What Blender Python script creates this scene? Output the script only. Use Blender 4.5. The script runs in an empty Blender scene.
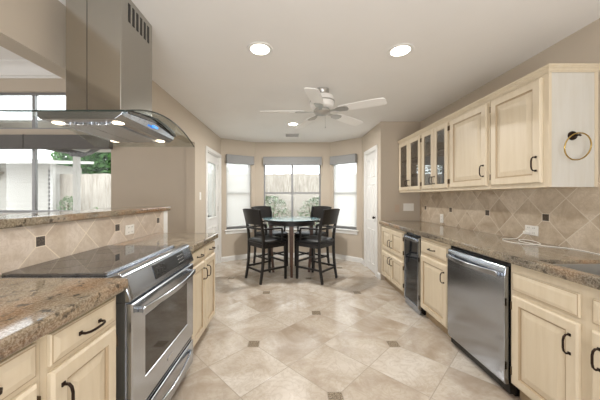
import bpy, bmesh, math, random
from mathutils import Vector, Matrix
random.seed(7)
PI = math.pi
S = bpy.context.scene
COL = S.collection

# ------------------------------------------------------------------ camera
cam = bpy.data.cameras.new('camera'); camo = bpy.data.objects.new('camera', cam); COL.objects.link(camo)
F_PX = 260.0; EYE = 1.275
cam.sensor_width = 36.0; cam.lens = F_PX / 600.0 * 36.0
cam.shift_x = 10 / 600.0; cam.shift_y = -3 / 600.0
cam.clip_start = 0.02; cam.clip_end = 200
camo.location = (0, 0, EYE); camo.rotation_euler = (PI / 2, 0, 0)
S.camera = camo

# ------------------------------------------------------------------ world, lights, exposure
S.view_settings.view_transform = 'Standard'; S.view_settings.look = 'None'
S.view_settings.exposure = -0.04; S.view_settings.gamma = 1.0
S.view_settings.use_curve_mapping = False
S.cycles.max_bounces = 10; S.cycles.diffuse_bounces = 6; S.cycles.glossy_bounces = 5
S.cycles.transparent_max_bounces = 16; S.cycles.sample_clamp_indirect = 6.0
W = bpy.data.worlds.new('world'); S.world = W; W.use_nodes = True
bg = W.node_tree.nodes['Background']
bg.inputs['Color'].default_value = (0.96, 0.98, 1.0, 1); bg.inputs['Strength'].default_value = 4.6

LAMP_W = 5.6           # each recessed downlight
LAMP_COL = (1.0, 0.965, 0.92)


def area(name, loc, rot, sx, sy, power, col):
    l = bpy.data.lights.new(name, 'AREA'); l.shape = 'RECTANGLE'; l.size = sx; l.size_y = sy
    l.energy = power; l.color = col
    o = bpy.data.objects.new(name, l); COL.objects.link(o); o.location = loc; o.rotation_euler = rot
    return o


# added fill lamps, unseen: one bounced off the ceiling, one in the living room
area('bounce_fill_behind', (0.3, -1.35, 1.15), (PI / 2 + 0.85, 0, 0), 2.6, 1.5, 100, (0.94, 0.97, 1.0))
area('fill_living', (-5.85, 1.0, 1.6), (PI / 2, 0, -PI / 2), 3.0, 2.2, 70, (0.97, 0.98, 1.0))

for x in (-0.234, 0.87):    # two unseen lamps added behind the camera to brighten the room
    o = area('fill_lamp_behind', (x, -0.3, 2.42), (0, 0, 0), 0.13, 0.13, LAMP_W, LAMP_COL); o.data.spread = 2.0

# ------------------------------------------------------------------ helpers


def lin(r, g=None, b=None):
    if g is None: r, g, b = r
    f = lambda c: (c / 255.0) / 12.92 if c / 255.0 <= 0.04045 else ((c / 255.0 + 0.055) / 1.055) ** 2.4
    return (f(r), f(g), f(b), 1.0)


class NT:
    """Short-hand for a node material."""

    def __init__(self, name):
        self.m = bpy.data.materials.new(name); self.m.use_nodes = True
        self.t = self.m.node_tree; self.b = self.t.nodes['Principled BSDF']; self._pos = None

    def n(self, typ, **kw):
        x = self.t.nodes.new(typ)
        for k, v in kw.items(): setattr(x, k, v)
        return x

    def L(self, a, b): self.t.links.new(a, b)

    def pos(self):
        if self._pos is None: self._pos = self.n('ShaderNodeTexCoord').outputs['Object']
        return self._pos

    def math(self, op, a, b=None, c=None):
        x = self.n('ShaderNodeMath', operation=op)
        for i, v in enumerate((a, b, c)):
            if v is None: continue
            if isinstance(v, (int, float)): x.inputs[i].default_value = v
            else: self.L(v, x.inputs[i])
        return x.outputs[0]

    def noise(self, scale, detail=3, rough=0.5, stretch=None, vec=None, dist=0.0, dim='3D'):
        x = self.n('ShaderNodeTexNoise', noise_dimensions=dim)
        x.inputs['Scale'].default_value = scale; x.inputs['Detail'].default_value = detail
        x.inputs['Roughness'].default_value = rough; x.inputs['Distortion'].default_value = dist
        v = vec or self.pos()
        if stretch:
            mp = self.n('ShaderNodeMapping'); mp.inputs['Scale'].default_value = stretch
            if len(stretch) > 3: pass
            self.L(v, mp.inputs['Vector']); v = mp.outputs[0]
        self.L(v, x.inputs['Vector'])
        return x.outputs['Fac']

    def ramp(self, fac, stops):
        x = self.n('ShaderNodeValToRGB'); e = x.color_ramp.elements
        while len(e) < len(stops): e.new(0.5)
        for i, (p, c) in enumerate(stops):
            e[i].position = p; e[i].color = c
        self.L(fac, x.inputs['Fac']); return x.outputs['Color']

    def mix(self, fac, a, b, blend='MIX'):
        x = self.n('ShaderNodeMix', data_type='RGBA', blend_type=blend)
        for i, v in ((0, fac), (6, a), (7, b)):
            if isinstance(v, (int, float, tuple)): x.inputs[i].default_value = v
            else: self.L(v, x.inputs[i])
        return x.outputs[2]

    def bump(self, h, strength=0.2, dist=0.01):
        x = self.n('ShaderNodeBump'); x.inputs['Strength'].default_value = strength; x.inputs['Distance'].default_value = dist
        self.L(h, x.inputs['Height']); self.L(x.outputs[0], self.b.inputs['Normal'])

    def set(self, **kw):
        names = dict(color='Base Color', rough='Roughness', metal='Metallic', spec='Specular IOR Level', coat='Coat Weight', coatr='Coat Roughness',
                     emit='Emission Color', emits='Emission Strength', trans='Transmission Weight', ior='IOR', sheen='Sheen Weight', alpha='Alpha')
        for k, v in kw.items():
            i = self.b.inputs[names[k]]
            if isinstance(v, (int, float, tuple)): i.default_value = v
            else: self.L(v, i)
        return self.m


def plain(name, rgb, rough=0.5, metal=0.0, var=0.06, scale=6.0, **kw):
    """Plain paint/plastic/metal with a slight mottling of its own."""
    t = NT(name); c = lin(rgb)
    d = tuple(x * (1 - var) for x in c[:3]) + (1,); e = tuple(min(1, x * (1 + var)) for x in c[:3]) + (1,)
    return t.set(color=t.ramp(t.noise(scale, 3), [(0.3, d), (0.7, e)]), rough=rough, metal=metal, **kw)


def cabinet_mat(name, rgb):
    t = NT(name); c = lin(rgb)
    d = tuple(x * k for x, k in zip(c[:3], (0.93, 0.91, 0.87))) + (1,)
    g = t.noise(5, 4, 0.6, stretch=(6, 6, 0.5), dist=0.6)
    t.bump(g, 0.03)
    return t.set(color=t.ramp(g, [(0.25, d), (0.62, c)]), rough=0.38, spec=0.45)


def granite(name):
    t = NT(name)
    mp = t.n('ShaderNodeMapping'); mp.inputs['Rotation'].default_value = (0, 0, 0.5); mp.inputs['Scale'].default_value = (1.0, 0.33, 1.0)
    t.L(t.pos(), mp.inputs['Vector'])
    flow = t.noise(3.6, 6, 0.62, vec=mp.outputs[0], dist=1.4)
    base = t.ramp(flow, [(0.28, lin(52, 50, 47)), (0.40, lin(104, 96, 85)), (0.50, lin(148, 136, 115)), (0.58, lin(116, 104, 88)), (0.66, lin(168, 157, 138)), (0.76, lin(82, 78, 72))])
    om = t.noise(2.6, 4, 0.6, vec=mp.outputs[0], dist=0.9)
    base = t.mix(t.ramp(om, [(0.51, (0, 0, 0, 1)), (0.64, (0.62, 0.62, 0.62, 1))]), base, lin(172, 124, 82))
    grain = t.noise(140, 3, 0.7)
    sp = t.ramp(grain, [(0.38, lin(36, 32, 28)), (0.48, lin(136, 122, 102)), (0.58, lin(198, 188, 172))])
    c = t.mix(0.30, base, sp)
    blot = t.noise(26, 4, 0.65)
    c = t.mix(t.ramp(blot, [(0.56, (0, 0, 0, 1)), (0.66, (1, 1, 1, 1))]), c, lin(78, 70, 60))
    return t.set(color=c, rough=0.08, spec=0.6)


def tile_mat(name, ax, a0, b0, s, grout, hacc, cols, grout_rgb, acc_rgb, rough, seed=0.0, bumpy=0.25):
    """Square tiles laid diagonally, with a small accent tile at every second crossing.  ax: the two object axes of the surface."""
    t = NT(name)
    sep = t.n('ShaderNodeSeparateXYZ'); t.L(t.pos(), sep.inputs[0])
    A = t.math('SUBTRACT', sep.outputs[ax[0]], a0); B = t.math('SUBTRACT', sep.outputs[ax[1]], b0)
    k = 1 / math.sqrt(2)
    U = t.math('MULTIPLY', t.math('ADD', A, B), k / s); V = t.math('MULTIPLY', t.math('SUBTRACT', B, A), k / s)

    def near(x, period):  # signed distance (in units of s) to the nearest multiple of period
        y = t.math('DIVIDE', x, period)
        return t.math('MULTIPLY', t.math('SUBTRACT', y, t.math('ROUND', y)), period)
    du, dv = near(U, 1.0), near(V, 1.0)
    gl = t.math('LESS_THAN', t.math('MINIMUM', t.math('ABSOLUTE', du), t.math('ABSOLUTE', dv)), grout / 2 / s)
    d2u, d2v = near(U, 2.0), near(V, 2.0)
    aa = t.math('ABSOLUTE', t.math('MULTIPLY', t.math('SUBTRACT', d2u, d2v), k * s))
    bb = t.math('ABSOLUTE', t.math('MULTIPLY', t.math('ADD', d2u, d2v), k * s))
    mx = t.math('MAXIMUM', aa, bb)
    acc = t.math('LESS_THAN', mx, hacc); ring = t.math('LESS_THAN', mx, hacc + grout)
    cell = t.n('ShaderNodeCombineXYZ'); t.L(t.math('FLOOR', U), cell.inputs[0]); t.L(t.math('FLOOR', V), cell.inputs[1]); cell.inputs[2].default_value = seed
    wn = t.n('ShaderNodeTexWhiteNoise', noise_dimensions='3D'); t.L(cell.outputs[0], wn.inputs['Vector'])
    off = t.n('ShaderNodeVectorMath', operation='MULTIPLY_ADD'); t.L(wn.outputs['Color'], off.inputs[0]); off.inputs[1].default_value = (7, 7, 7); t.L(t.pos(), off.inputs[2])
    cl = t.noise(1.1 / s, 6, 0.6, vec=off.outputs[0], dist=0.8)
    f = t.math('ADD', cl, t.math('MULTIPLY', t.math('SUBTRACT', wn.outputs['Value'], 0.5), 0.16))
    body = t.ramp(f, [(0.30, lin(cols[0])), (0.48, lin(cols[1])), (0.68, lin(cols[2]))])
    vein = t.noise(3.2 / s, 5, 0.65, vec=off.outputs[0], dist=2.0)
    body = t.mix(t.ramp(vein, [(0.44, (0, 0, 0, 1)), (0.5, (0.35, 0.35, 0.35, 1)), (0.56, (0, 0, 0, 1))]), body, lin(cols[0]))
    fine = t.noise(120, 2)
    am = t.ramp(fine, [(0.35, tuple(x * 0.55 for x in lin(acc_rgb)[:3]) + (1,)), (0.65, tuple(min(1, x * 1.7) for x in lin(acc_rgb)[:3]) + (1,))])
    c = t.mix(gl, body, lin(grout_rgb)); c = t.mix(ring, c, lin(grout_rgb)); c = t.mix(acc, c, am)
    joint = t.math('SUBTRACT', t.math('MAXIMUM', gl, ring), acc)
    t.bump(t.math('SUBTRACT', t.math('MULTIPLY', cl, 0.25), t.math('MAXIMUM', joint, 0.0)), bumpy, 0.004)
    r = t.math('ADD', rough, t.math('MULTIPLY', t.math('MAXIMUM', joint, 0.0), 0.4))
    return t.set(color=c, rough=r, spec=0.5)


def steel(name, rgb=(178, 178, 176), rough=0.26, axis=(1, 1, 40)):
    t = NT(name); c = lin(rgb)
    g = t.noise(14, 3, 0.6, stretch=axis)
    t.bump(g, 0.02, 0.002)
    return t.set(color=t.ramp(g, [(0.3, tuple(x * 0.93 for x in c[:3]) + (1,)), (0.7, c)]), rough=rough, metal=1.0)


def glass_mat(name, tint=(0.96, 0.98, 0.98, 1), refl=0.06, rough=0.02):
    """Clear sheet: straight-through tint plus a little mirror reflection."""
    t = NT(name); t.t.nodes.remove(t.b)
    out = t.t.nodes['Material Output']
    tr = t.n('ShaderNodeBsdfTransparent'); tr.inputs['Color'].default_value = tint
    gl = t.n('ShaderNodeBsdfGlossy'); gl.inputs['Roughness'].default_value = rough
    fr = t.n('ShaderNodeLayerWeight'); fr.inputs['Blend'].default_value = 0.25
    f = t.math('MULTIPLY_ADD', fr.outputs['Fresnel'], 0.3, refl)
    mx = t.n('ShaderNodeMixShader'); t.L(f, mx.inputs[0]); t.L(tr.outputs[0], mx.inputs[1]); t.L(gl.outputs[0], mx.inputs[2]); t.L(mx.outputs[0], out.inputs['Surface'])
    return t.m


def sheer_mat(name, clear=0.3, rgb=(240, 240, 238)):
    """Thin white screen cloth: part see-through weave, part lit-through cloth."""
    t = NT(name); t.t.nodes.remove(t.b); out = t.t.nodes['Material Output']
    tr = t.n('ShaderNodeBsdfTransparent')
    d = t.n('ShaderNodeBsdfTranslucent'); d.inputs['Color'].default_value = lin(rgb)
    e = t.n('ShaderNodeBsdfDiffuse'); e.inputs['Color'].default_value = lin(rgb)
    m1 = t.n('ShaderNodeMixShader'); m1.inputs[0].default_value = 0.35; t.L(d.outputs[0], m1.inputs[1]); t.L(e.outputs[0], m1.inputs[2])
    m2 = t.n('ShaderNodeMixShader'); m2.inputs[0].default_value = clear; t.L(m1.outputs[0], m2.inputs[1]); t.L(tr.outputs[0], m2.inputs[2])
    t.L(m2.outputs[0], out.inputs['Surface'])
    return t.m


def emit_mat(name, rgb, st):
    t = NT(name); return t.set(color=lin(rgb), emit=lin(rgb), emits=st)


M = {}
M['cab'] = cabinet_mat('cream_glazed_maple', (216, 203, 180))
M['glaze'] = cabinet_mat('brown_glaze', (178, 158, 130))
M['panel'] = cabinet_mat('pale_whitewashed_panel', (208, 205, 197))
M['inside'] = plain('cabinet_inside', (120, 96, 70), 0.6)
M['granite'] = granite('polished_granite')
M['wall'] = plain('taupe_wall_paint', (194, 182, 166), 0.75, var=0.015, scale=2)
M['ceil'] = plain('white_ceiling_paint', (236, 234, 231), 0.85, var=0.012, scale=3)
M['white'] = plain('white_trim_paint', (232, 231, 228), 0.42, var=0.01)
M['plate'] = plain('white_plastic', (238, 236, 230), 0.35, var=0.01)
M['beige'] = plain('beige_plastic', (196, 176, 156), 0.4, var=0.01)
M['slot'] = plain('dark_slot', (40, 38, 36), 0.5)
M['floor'] = tile_mat('floor_tile', (0, 1), 0.29, 1.652, 0.428, 0.006, 0.046,
                      ((160, 145, 128), (187, 176, 162), (207, 200, 190)), (152, 142, 128), (128, 116, 100), 0.18, 1.0, 0.12)
M['splash'] = tile_mat('wall_tile', (1, 2), 2.026, 1.115, 0.212, 0.0055, 0.026,
                       ((172, 153, 130), (198, 182, 160), (216, 202, 183)), (218, 208, 192), (72, 58, 44), 0.32, 2.0)
M['splash2'] = tile_mat('bar_wall_tile', (1, 2), 1.41, 1.035, 0.222, 0.0055, 0.026,
                        ((182, 164, 146), (202, 188, 172), (218, 206, 194)), (228, 216, 198), (84, 76, 70), 0.30, 3.0)
M['steel'] = steel('brushed_steel', (192, 197, 204), 0.20, (2, 2, 50))
M['steelh'] = steel('brushed_steel_side', (182, 188, 197), 0.18, (50, 50, 1.5))
M['hoodsteel'] = steel('warm_brushed_steel', (180, 177, 170), 0.17, (50, 50, 1.5))
M['sinksteel'] = plain('satin_sink_steel', (206, 205, 202), 0.38, 1.0, 0.02)
M['chrome'] = plain('polished_chrome', (200, 200, 200), 0.08, 1.0, 0.02)
M['bronze'] = plain('oil_rubbed_bronze', (58, 46, 40), 0.35, 0.85, 0.1)
M['hinge'] = plain('aged_hinge', (96, 78, 56), 0.4, 0.8)
M['brass'] = plain('antique_brass', (196, 170, 108), 0.25, 1.0, 0.1)
M['black'] = plain('black_enamel', (16, 16, 17), 0.25, var=0.05)
M['blackglass'] = plain('black_ceramic_glass', (16, 16, 17), 0.03, 0.0, 0.02, spec=1.0, ior=2.4)
M['tinted'] = plain('smoked_oven_glass', (38, 34, 30), 0.05, 0.0, 0.03, spec=0.8)
M['fridgeglass'] = plain('dark_fridge_glass', (26, 30, 36), 0.05, 0.0, 0.03, spec=0.8)
M['glass'] = glass_mat('clear_window_glass', refl=0.0)
M['cabglass'] = glass_mat('cabinet_glass', (0.85, 0.85, 0.85, 1), 0.10)
M['hoodglass'] = glass_mat('hood_glass', (0.92, 0.95, 0.94, 1), 0.04)
M['edge'] = plain('dark_glass_edge', (40, 52, 50), 0.1)
M['tableglass'] = plain('table_glass', (112, 140, 146), 0.03, 0.0, 0.03, spec=1.0, ior=1.9)
M['espresso'] = plain('espresso_wood', (15, 11, 10), 0.42, var=0.2, scale=20)
M['walnut'] = plain('brown_wood_leg', (78, 52, 38), 0.4, var=0.2, scale=20)
M['leather'] = plain('black_leather', (20, 20, 21), 0.42, var=0.1, scale=30)
M['shade'] = plain('grey_shade_fabric', (150, 150, 150), 0.8, var=0.03, scale=40)
M['shaded'] = plain('dark_grey_shade_fabric', (104, 102, 100), 0.8, var=0.03, scale=40)
M['frame'] = plain('grey_window_frame', (140, 140, 140), 0.4, 0.3)
M['sheer'] = sheer_mat('white_screen_cloth', 0.5)
M['lens'] = emit_mat('lamp_lens', (255, 246, 228), 9.0)
M['bulb'] = emit_mat('hood_bulb', (255, 236, 205), 4.0)
M['display'] = emit_mat('blue_display', (60, 140, 230), 1.2)
M['fan'] = plain('white_fan_paint', (246, 245, 243), 0.4, var=0.01)
M['fanmetal'] = plain('silver_fan_trim', (186, 184, 180), 0.3, 0.6)
M['vent'] = plain('grey_vent', (206, 205, 202), 0.5)
M['siding'] = plain('white_siding', (164, 160, 153), 0.7, var=0.03)
M['fence'] = None
M['leaf'] = plain('green_leaves', (66, 104, 50), 0.6, var=0.45, scale=9)
M['leafg'] = plain('grey_green_leaves', (116, 128, 104), 0.6, var=0.4, scale=9)
M['stem'] = plain('brown_stem', (92, 74, 58), 0.8)
M['concrete'] = plain('pale_concrete', (150, 146, 140), 0.85, var=0.08)
M['extwhite'] = plain('weathered_white_paint', (186, 183, 178), 0.6, var=0.02)
M['beam'] = plain('dark_stained_beam', (84, 80, 78), 0.7)
M['mesh'] = None
t = NT('weathered_fence_boards')
g = t.noise(4, 5, 0.65, stretch=(9, 9, 0.8), dist=0.4)
M['fence'] = t.set(color=t.ramp(g, [(0.3, lin(136, 127, 116)), (0.55, lin(170, 162, 152)), (0.75, lin(190, 182, 172))]), rough=0.9)
t = NT('baffle_filter_mesh')
v = t.n('ShaderNodeTexVoronoi'); v.inputs['Scale'].default_value = 90; t.L(t.pos(), v.inputs['Vector'])
t.bump(v.outputs['Distance'], 0.8, 0.01)
M['mesh'] = t.set(color=lin(205, 208, 212), rough=0.3, metal=1.0)


class MB:
    """Collects shapes into one mesh."""

    def __init__(s): s.bm = bmesh.new()

    def face(s, vs, m=0):
        try: f = s.bm.faces.new(vs)
        except ValueError: return None
        f.material_index = m; return f

    def box(s, x0, x1, y0, y1, z0, z1, m=0):
        v = [s.bm.verts.new(p) for p in ((x0, y0, z0), (x1, y0, z0), (x1, y1, z0), (x0, y1, z0), (x0, y0, z1), (x1, y0, z1), (x1, y1, z1), (x0, y1, z1))]
        for q in ((0, 3, 2, 1), (4, 5, 6, 7), (0, 1, 5, 4), (1, 2, 6, 5), (2, 3, 7, 6), (3, 0, 4, 7)): s.face([v[i] for i in q], m)
        return s

    def rings(s, rs, closed=True, caps=True, m=0, ms=None):
        R = [[s.bm.verts.new(p) for p in r] for r in rs]
        n = len(R[0])
        for i in range(len(R) - 1):
            for j in range(n if closed else n - 1):
                k = (j + 1) % n
                s.face((R[i][j], R[i][k], R[i + 1][k], R[i + 1][j]), ms[i] if ms else m)
        if caps:
            s.face(R[0][::-1], ms[0] if ms else m); s.face(R[-1], ms[-1] if ms else m)
        return s

    def prism(s, poly, fn, m=0):
        """poly: 2-D outline; fn(a, b, end) -> 3-D point for end 0 and 1."""
        return s.rings([[fn(a, b, 0) for a, b in poly], [fn(a, b, 1) for a, b in poly]], m=m)

    def tube(s, path, r, n=8, m=0, closed=False):
        P = [Vector(p) for p in path]; N = len(P); rs = []
        rad = r if isinstance(r, (list, tuple)) else [r] * N
        up = None
        for i in range(N):
            if closed: t = P[(i + 1) % N] - P[i - 1]
            else: t = P[min(i + 1, N - 1)] - P[max(i - 1, 0)]
            t.normalize()
            if up is None:
                up = Vector((0, 0, 1)) if abs(t.z) < 0.9 else Vector((1, 0, 0))
            a = t.cross(up).normalized(); up = a.cross(t).normalized()
            rs.append([P[i] + a * rad[i] * math.cos(2 * PI * j / n) + up * rad[i] * math.sin(2 * PI * j / n) for j in range(n)])
        if closed: rs.append(rs[0]); s.rings(rs, caps=False, m=m); bmesh.ops.remove_doubles(s.bm, verts=s.bm.verts, dist=1e-6); return s
        return s.rings(rs, m=m)

    def bar(s, path, w, d, side=(1, 0, 0), m=0):
        """A rectangular bar along a path; w along `side`, d across."""
        P = [Vector(p) for p in path]; N = len(P); rs = []
        for i in range(N):
            t = (P[min(i + 1, N - 1)] - P[max(i - 1, 0)]).normalized()
            a = Vector(side); a = (a - t * a.dot(t)).normalized(); b = t.cross(a)
            ww = w[i] if isinstance(w, (list, tuple)) else w; dd = d[i] if isinstance(d, (list, tuple)) else d
            rs.append([P[i] + a * ww / 2 * u + b * dd / 2 * v for u, v in ((-1, -1), (1, -1), (1, 1), (-1, 1))])
        return s.rings(rs, m=m)

    def lathe(s, prof, c=(0, 0, 0), n=24, m=0, axis='z', caps=True):
        rs = []
        for r, z in prof:
            ring = []
            for j in range(n):
                a = 2 * PI * j / n; x, y = r * math.cos(a), r * math.sin(a)
                p = (x, y, z) if axis == 'z' else ((x, z, y) if axis == 'y' else (z, x, y))
                ring.append((c[0] + p[0], c[1] + p[1], c[2] + p[2]))
            rs.append(ring)
        return s.rings(rs, m=m, caps=caps)

    def raised(s, x0, x1, z0, z1, yb=0.0, t=0.02, fr=0.055, flat=False, hole=False):
        """A raised-panel front (facing -Y); groove loops take material 1.  hole: an open frame for glass."""
        f = min(fr, (x1 - x0) * 0.3, (z1 - z0) * 0.28); y = yb - t
        if flat: L = [(0, yb), (0, y + 0.009), (0.003, y + 0.006), (0.007, y + 0.005), (0.026, y)]; ms = [0, 0, 1, 0, 0]
        elif hole: L = [(0, yb), (0, y + 0.006), (0.007, y), (f, y), (f + 0.008, y + 0.008), (f + 0.008, yb)]; ms = [0, 0, 0, 0, 1, 0]
        else:
            g = min(0.035, (min(x1 - x0, z1 - z0) / 2 - f) * 0.6)
            L = [(0, yb), (0, y + 0.008), (0.008, y), (f, y), (f + 0.005, y + 0.009), (f + 0.012, y + 0.009), (f + 0.012 + g, y + 0.002)]; ms = [0, 0, 0, 1, 1, 0, 0]
        R = [[(x0 + i, yy, z0 + i), (x1 - i, yy, z0 + i), (x1 - i, yy, z1 - i), (x0 + i, yy, z1 - i)] for i, yy in L]
        if hole:
            R2 = [[s.bm.verts.new(p) for p in r] for r in R]; R2.append(R2[0])
            for i in range(len(R2) - 1):
                for j in range(4): s.face((R2[i][j], R2[i][(j + 1) % 4], R2[i + 1][(j + 1) % 4], R2[i + 1][j]), ms[i])
            return s
        return s.rings(R, ms=ms[:len(R)])

    def build(s, name, mats, parent=None, bevel=0.0, smooth=False, loc=None, seg=2, angle=35, kind=None):
        bmesh.ops.recalc_face_normals(s.bm, faces=s.bm.faces)
        me = bpy.data.meshes.new(name); s.bm.to_mesh(me); s.bm.free()
        for mm in (mats if isinstance(mats, (list, tuple)) else [mats]): me.materials.append(mm)
        o = bpy.data.objects.new(name, me); COL.objects.link(o)
        if parent: o.parent = parent
        if loc: o.location = loc
        if bevel:
            b = o.modifiers.new('bevel', 'BEVEL'); b.width = bevel; b.segments = seg; b.limit_method = 'ANGLE'; b.angle_limit = math.radians(40)
        if smooth:
            for p in me.polygons: p.use_smooth = True
            me.set_sharp_from_angle(angle=math.radians(angle))
        if kind: o['kind'] = kind
        return o


def tag(o, label, cat, group=None, kind=None):
    o['label'] = label; o['category'] = cat
    if group: o['group'] = group
    if kind: o['kind'] = kind
    return o


def thing(name, label, cat, loc=(0, 0, 0), rz=0.0, group=None):
    o = bpy.data.objects.new(name, None); COL.objects.link(o); o.empty_display_size = 0.1
    o.location = loc; o.rotation_euler = (0, 0, rz)
    return tag(o, label, cat, group)


def copy_tree(o, parent=None):
    c = o.copy(); COL.objects.link(c); c.parent = parent
    for ch in list(o.children): copy_tree(ch, c)
    return c


def struct(mb, name, mats, **kw): return mb.build(name, mats, kind='structure', **kw)


# ------------------------------------------------------------------ room measures
CE = 2.43; XL = -1.36; XR = 2.0; WT = 0.125; YB = -1.7; JAMB = 3.72; HEAD = 2.05
A0 = (XL, 5.10); A1 = (-0.74, 5.50); A2 = (0.857, 5.50); A3 = (1.39, 5.03); PX = 1.39; PY = 3.985
LY = 3.85; LC = 3.25; LX = -6.0


def frame_of(a, b):
    """Frame along a wall: s runs from a to b on the inner face, n points out of the room (left of a->b)."""
    d = Vector((b[0] - a[0], b[1] - a[1], 0)); ln = d.length; d.normalize(); n = Vector((-d.y, d.x, 0))
    return (lambda s, n_, z: Vector((a[0], a[1], 0)) + d * s + n * n_ + Vector((0, 0, z))), ln, math.atan2(d.y, d.x)


def slab(mb, fn, s0, s1, n0, n1, z0, z1, m=0):
    mb.rings([[fn(s0, n0, z), fn(s1, n0, z), fn(s1, n1, z), fn(s0, n1, z)] for z in (z0, z1)], m=m)


def wall(name, a, b, openings=(), z0=0.0, z1=CE, t=WT, e0=0.0, e1=0.0, mat='wall'):
    fn, ln, ang = frame_of(a, b); mb = MB(); s = -e0
    for (o0, o1, oz0, oz1) in sorted(openings):
        slab(mb, fn, s, o0, 0, t, z0, z1)
        if oz0 > z0: slab(mb, fn, o0, o1, 0, t, z0, oz0)
        if oz1 < z1: slab(mb, fn, o0, o1, 0, t, oz1, z1)
        s = o1
    slab(mb, fn, s, ln + e1, 0, t, z0, z1)
    return struct(mb, name, M[mat])


# floor and ceilings
mb = MB(); mb.box(LX - 0.1, XR + 0.1, YB - 0.1, 5.64, -0.12, 0.0); struct(mb, 'floor', M['floor'])
mb = MB(); mb.box(XL - WT + 0.005, XR + 0.12, YB - 0.1, 5.64, CE, CE + 0.12); struct(mb, 'ceiling', M['ceil'])
mb = MB(); mb.box(LX - 0.1, XL - 0.01, YB - 0.1, LY + 0.12, LC, LC + 0.1); struct(mb, 'ceiling_living', M['ceil'])

# dividing wall: header over the pass-through, then the full-height piece with the door
D0, D1, DH = 4.24, 5.03, 2.04
mb = MB()
mb.box(XL - WT, XL, YB, JAMB, HEAD, LC)
mb.box(XL - WT, XL, JAMB, D0, 0, LC if False else CE); mb.box(XL - WT, XL, D0, D1, DH, CE); mb.box(XL - WT, XL, D1, 5.12, 0, CE)
struct(mb, 'wall_left', M['wall'])
wall('wall_right', (XR, 4.08), (XR, YB))
wall('wall_back', (XR, YB), (LX, YB), z1=LC)
wall('wall_living_left', (LX, YB), (LX, LY), z1=LC)
LW0, LW1 = 1.05, 3.35                                             # living window along the wall, from LX
wall('wall_living_window', (LX, LY), (XL - 0.03, LY), [(LW0, LW1, 1.04, 2.845)], z1=LC)
mb = MB(); mb.box(LX + LW0, LX + LW1, LY, LY + WT, 2.18, 2.28); struct(mb, 'wall_living_transom', M['wall'])
wall('wall_nook_left', A0, A1, [(0.115, 0.655, 0.62, 2.02)], e0=0.03, e1=0.03)
wall('wall_nook_centre', A1, A2, [(0.18, 1.396, 0.60, 2.02)], e0=0.03, e1=0.03)
wall('wall_nook_right', A2, A3, [(0.055, 0.60, 0.62, 2.02)], e0=0.03, e1=0.03)
P0, P1 = 0.27, 0.85                                               # pantry door along the wall
wall('wall_pantry', A3, (PX, PY), [(P0, P1, 0, DH)], e0=0.03, t=0.10)
wall('wall_cabinet_end', (PX + 0.10, PY), (XR + 0.1, PY), t=0.10)
# half wall of the peninsula
HW = 2.87
mb = MB(); mb.box(XL - 0.115, XL, YB + 0.02, HW, 0, 1.125); struct(mb, 'wall_peninsula', M['white'])


def base_run(name, a, b, h=0.095, t=0.014, s0=0.0, s1=None):
    fn, ln, _ = frame_of(a, b); mb = MB(); s1 = ln if s1 is None else s1
    prof = [(0, 0), (-t, 0), (-t, h - 0.02), (-t * 0.5, h - 0.006), (-t * 0.4, h), (0, h)]
    mb.rings([[fn(s, n, z) for n, z in prof] for s in (s0, s1)])
    struct(mb, name, M['white'])


base_run('baseboard_nook_left', A0, A1)
base_run('baseboard_nook_centre', A1, A2)
base_run('baseboard_nook_right', A2, A3)
base_run('baseboard_pantry', A3, (PX, PY), s1=P0 - 0.075)
base_run('baseboard_pantry_end', A3, (PX, PY), s0=P1 + 0.075)
base_run('baseboard_left', (XL, JAMB), (XL, D0 - 0.07))

# living crown moulding
mb = MB()
prof = [(0, -0.22), (0.012, -0.22), (0.012, -0.19), (0.03, -0.18), (0.045, -0.12), (0.09, -0.06), (0.13, -0.035), (0.13, -0.012), (0.15, 0), (0, 0)]
mb.rings([[(x, LY - o, LC + z) for o, z in prof] for x in (LX, XL - WT)])
struct(mb, 'trim_living_crown', M['white'], smooth=True)


# ------------------------------------------------------------------ windows and doors
def window(n, a, b, s0, s1, z0, z1, frame='frame', mull=(), rails=(), sill=True, fw=0.03):
    """A window set in an opening of the wall a->b: frame with mullions and rails, one pane per light, white sill."""
    fn, ln, _ = frame_of(a, b)
    mb = MB(); d0, d1 = 0.06, 0.10
    slab(mb, fn, s0, s0 + fw, d0, d1, z0, z1); slab(mb, fn, s1 - fw, s1, d0, d1, z0, z1)
    slab(mb, fn, s0 + fw, s1 - fw, d0, d1, z0, z0 + fw); slab(mb, fn, s0 + fw, s1 - fw, d0, d1, z1 - fw, z1)
    w = thing('window_%d' % n, '', '', tuple(fn((s0 + s1) / 2, 0.08, z0)))
    for k in ('label', 'category'): del w[k]
    w['kind'] = 'structure'
    base = Vector(w.location)

    def fit(o): o.location = -base; return o
    fit(mb.build('window_frame', M[frame], w))
    xs = [s0 + fw] + [s0 + m for m in mull] + [s1 - fw]
    for m in mull:
        q = MB(); slab(q, fn, s0 + m - 0.022, s0 + m + 0.022, d0 - 0.005, d1, z0 + fw, z1 - fw); fit(q.build('mullion', M[frame], w))
    for r in rails:
        q = MB(); slab(q, fn, s0 + fw, s1 - fw, d0 - 0.002, d1 - 0.01, r - 0.018, r + 0.018); fit(q.build('meeting_rail', M[frame], w))
    for i in range(len(xs) - 1):
        q = MB(); slab(q, fn, xs[i], xs[i + 1], 0.078, 0.082, z0 + fw, z1 - fw); fit(q.build('pane', M['glass'], w))
    if sill:
        q = MB(); slab(q, fn, s0 - 0.04, s1 + 0.04, -0.035, 0.06, z0 - 0.022, z0 + 0.002); fit(q.build('sill', M['white'], w, bevel=0.005))
        q = MB(); slab(q, fn, s0 - 0.02, s1 + 0.02, -0.014, 0.0, z0 - 0.085, z0 - 0.022); fit(q.build('apron', M['white'], w, bevel=0.004))
    return w


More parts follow.
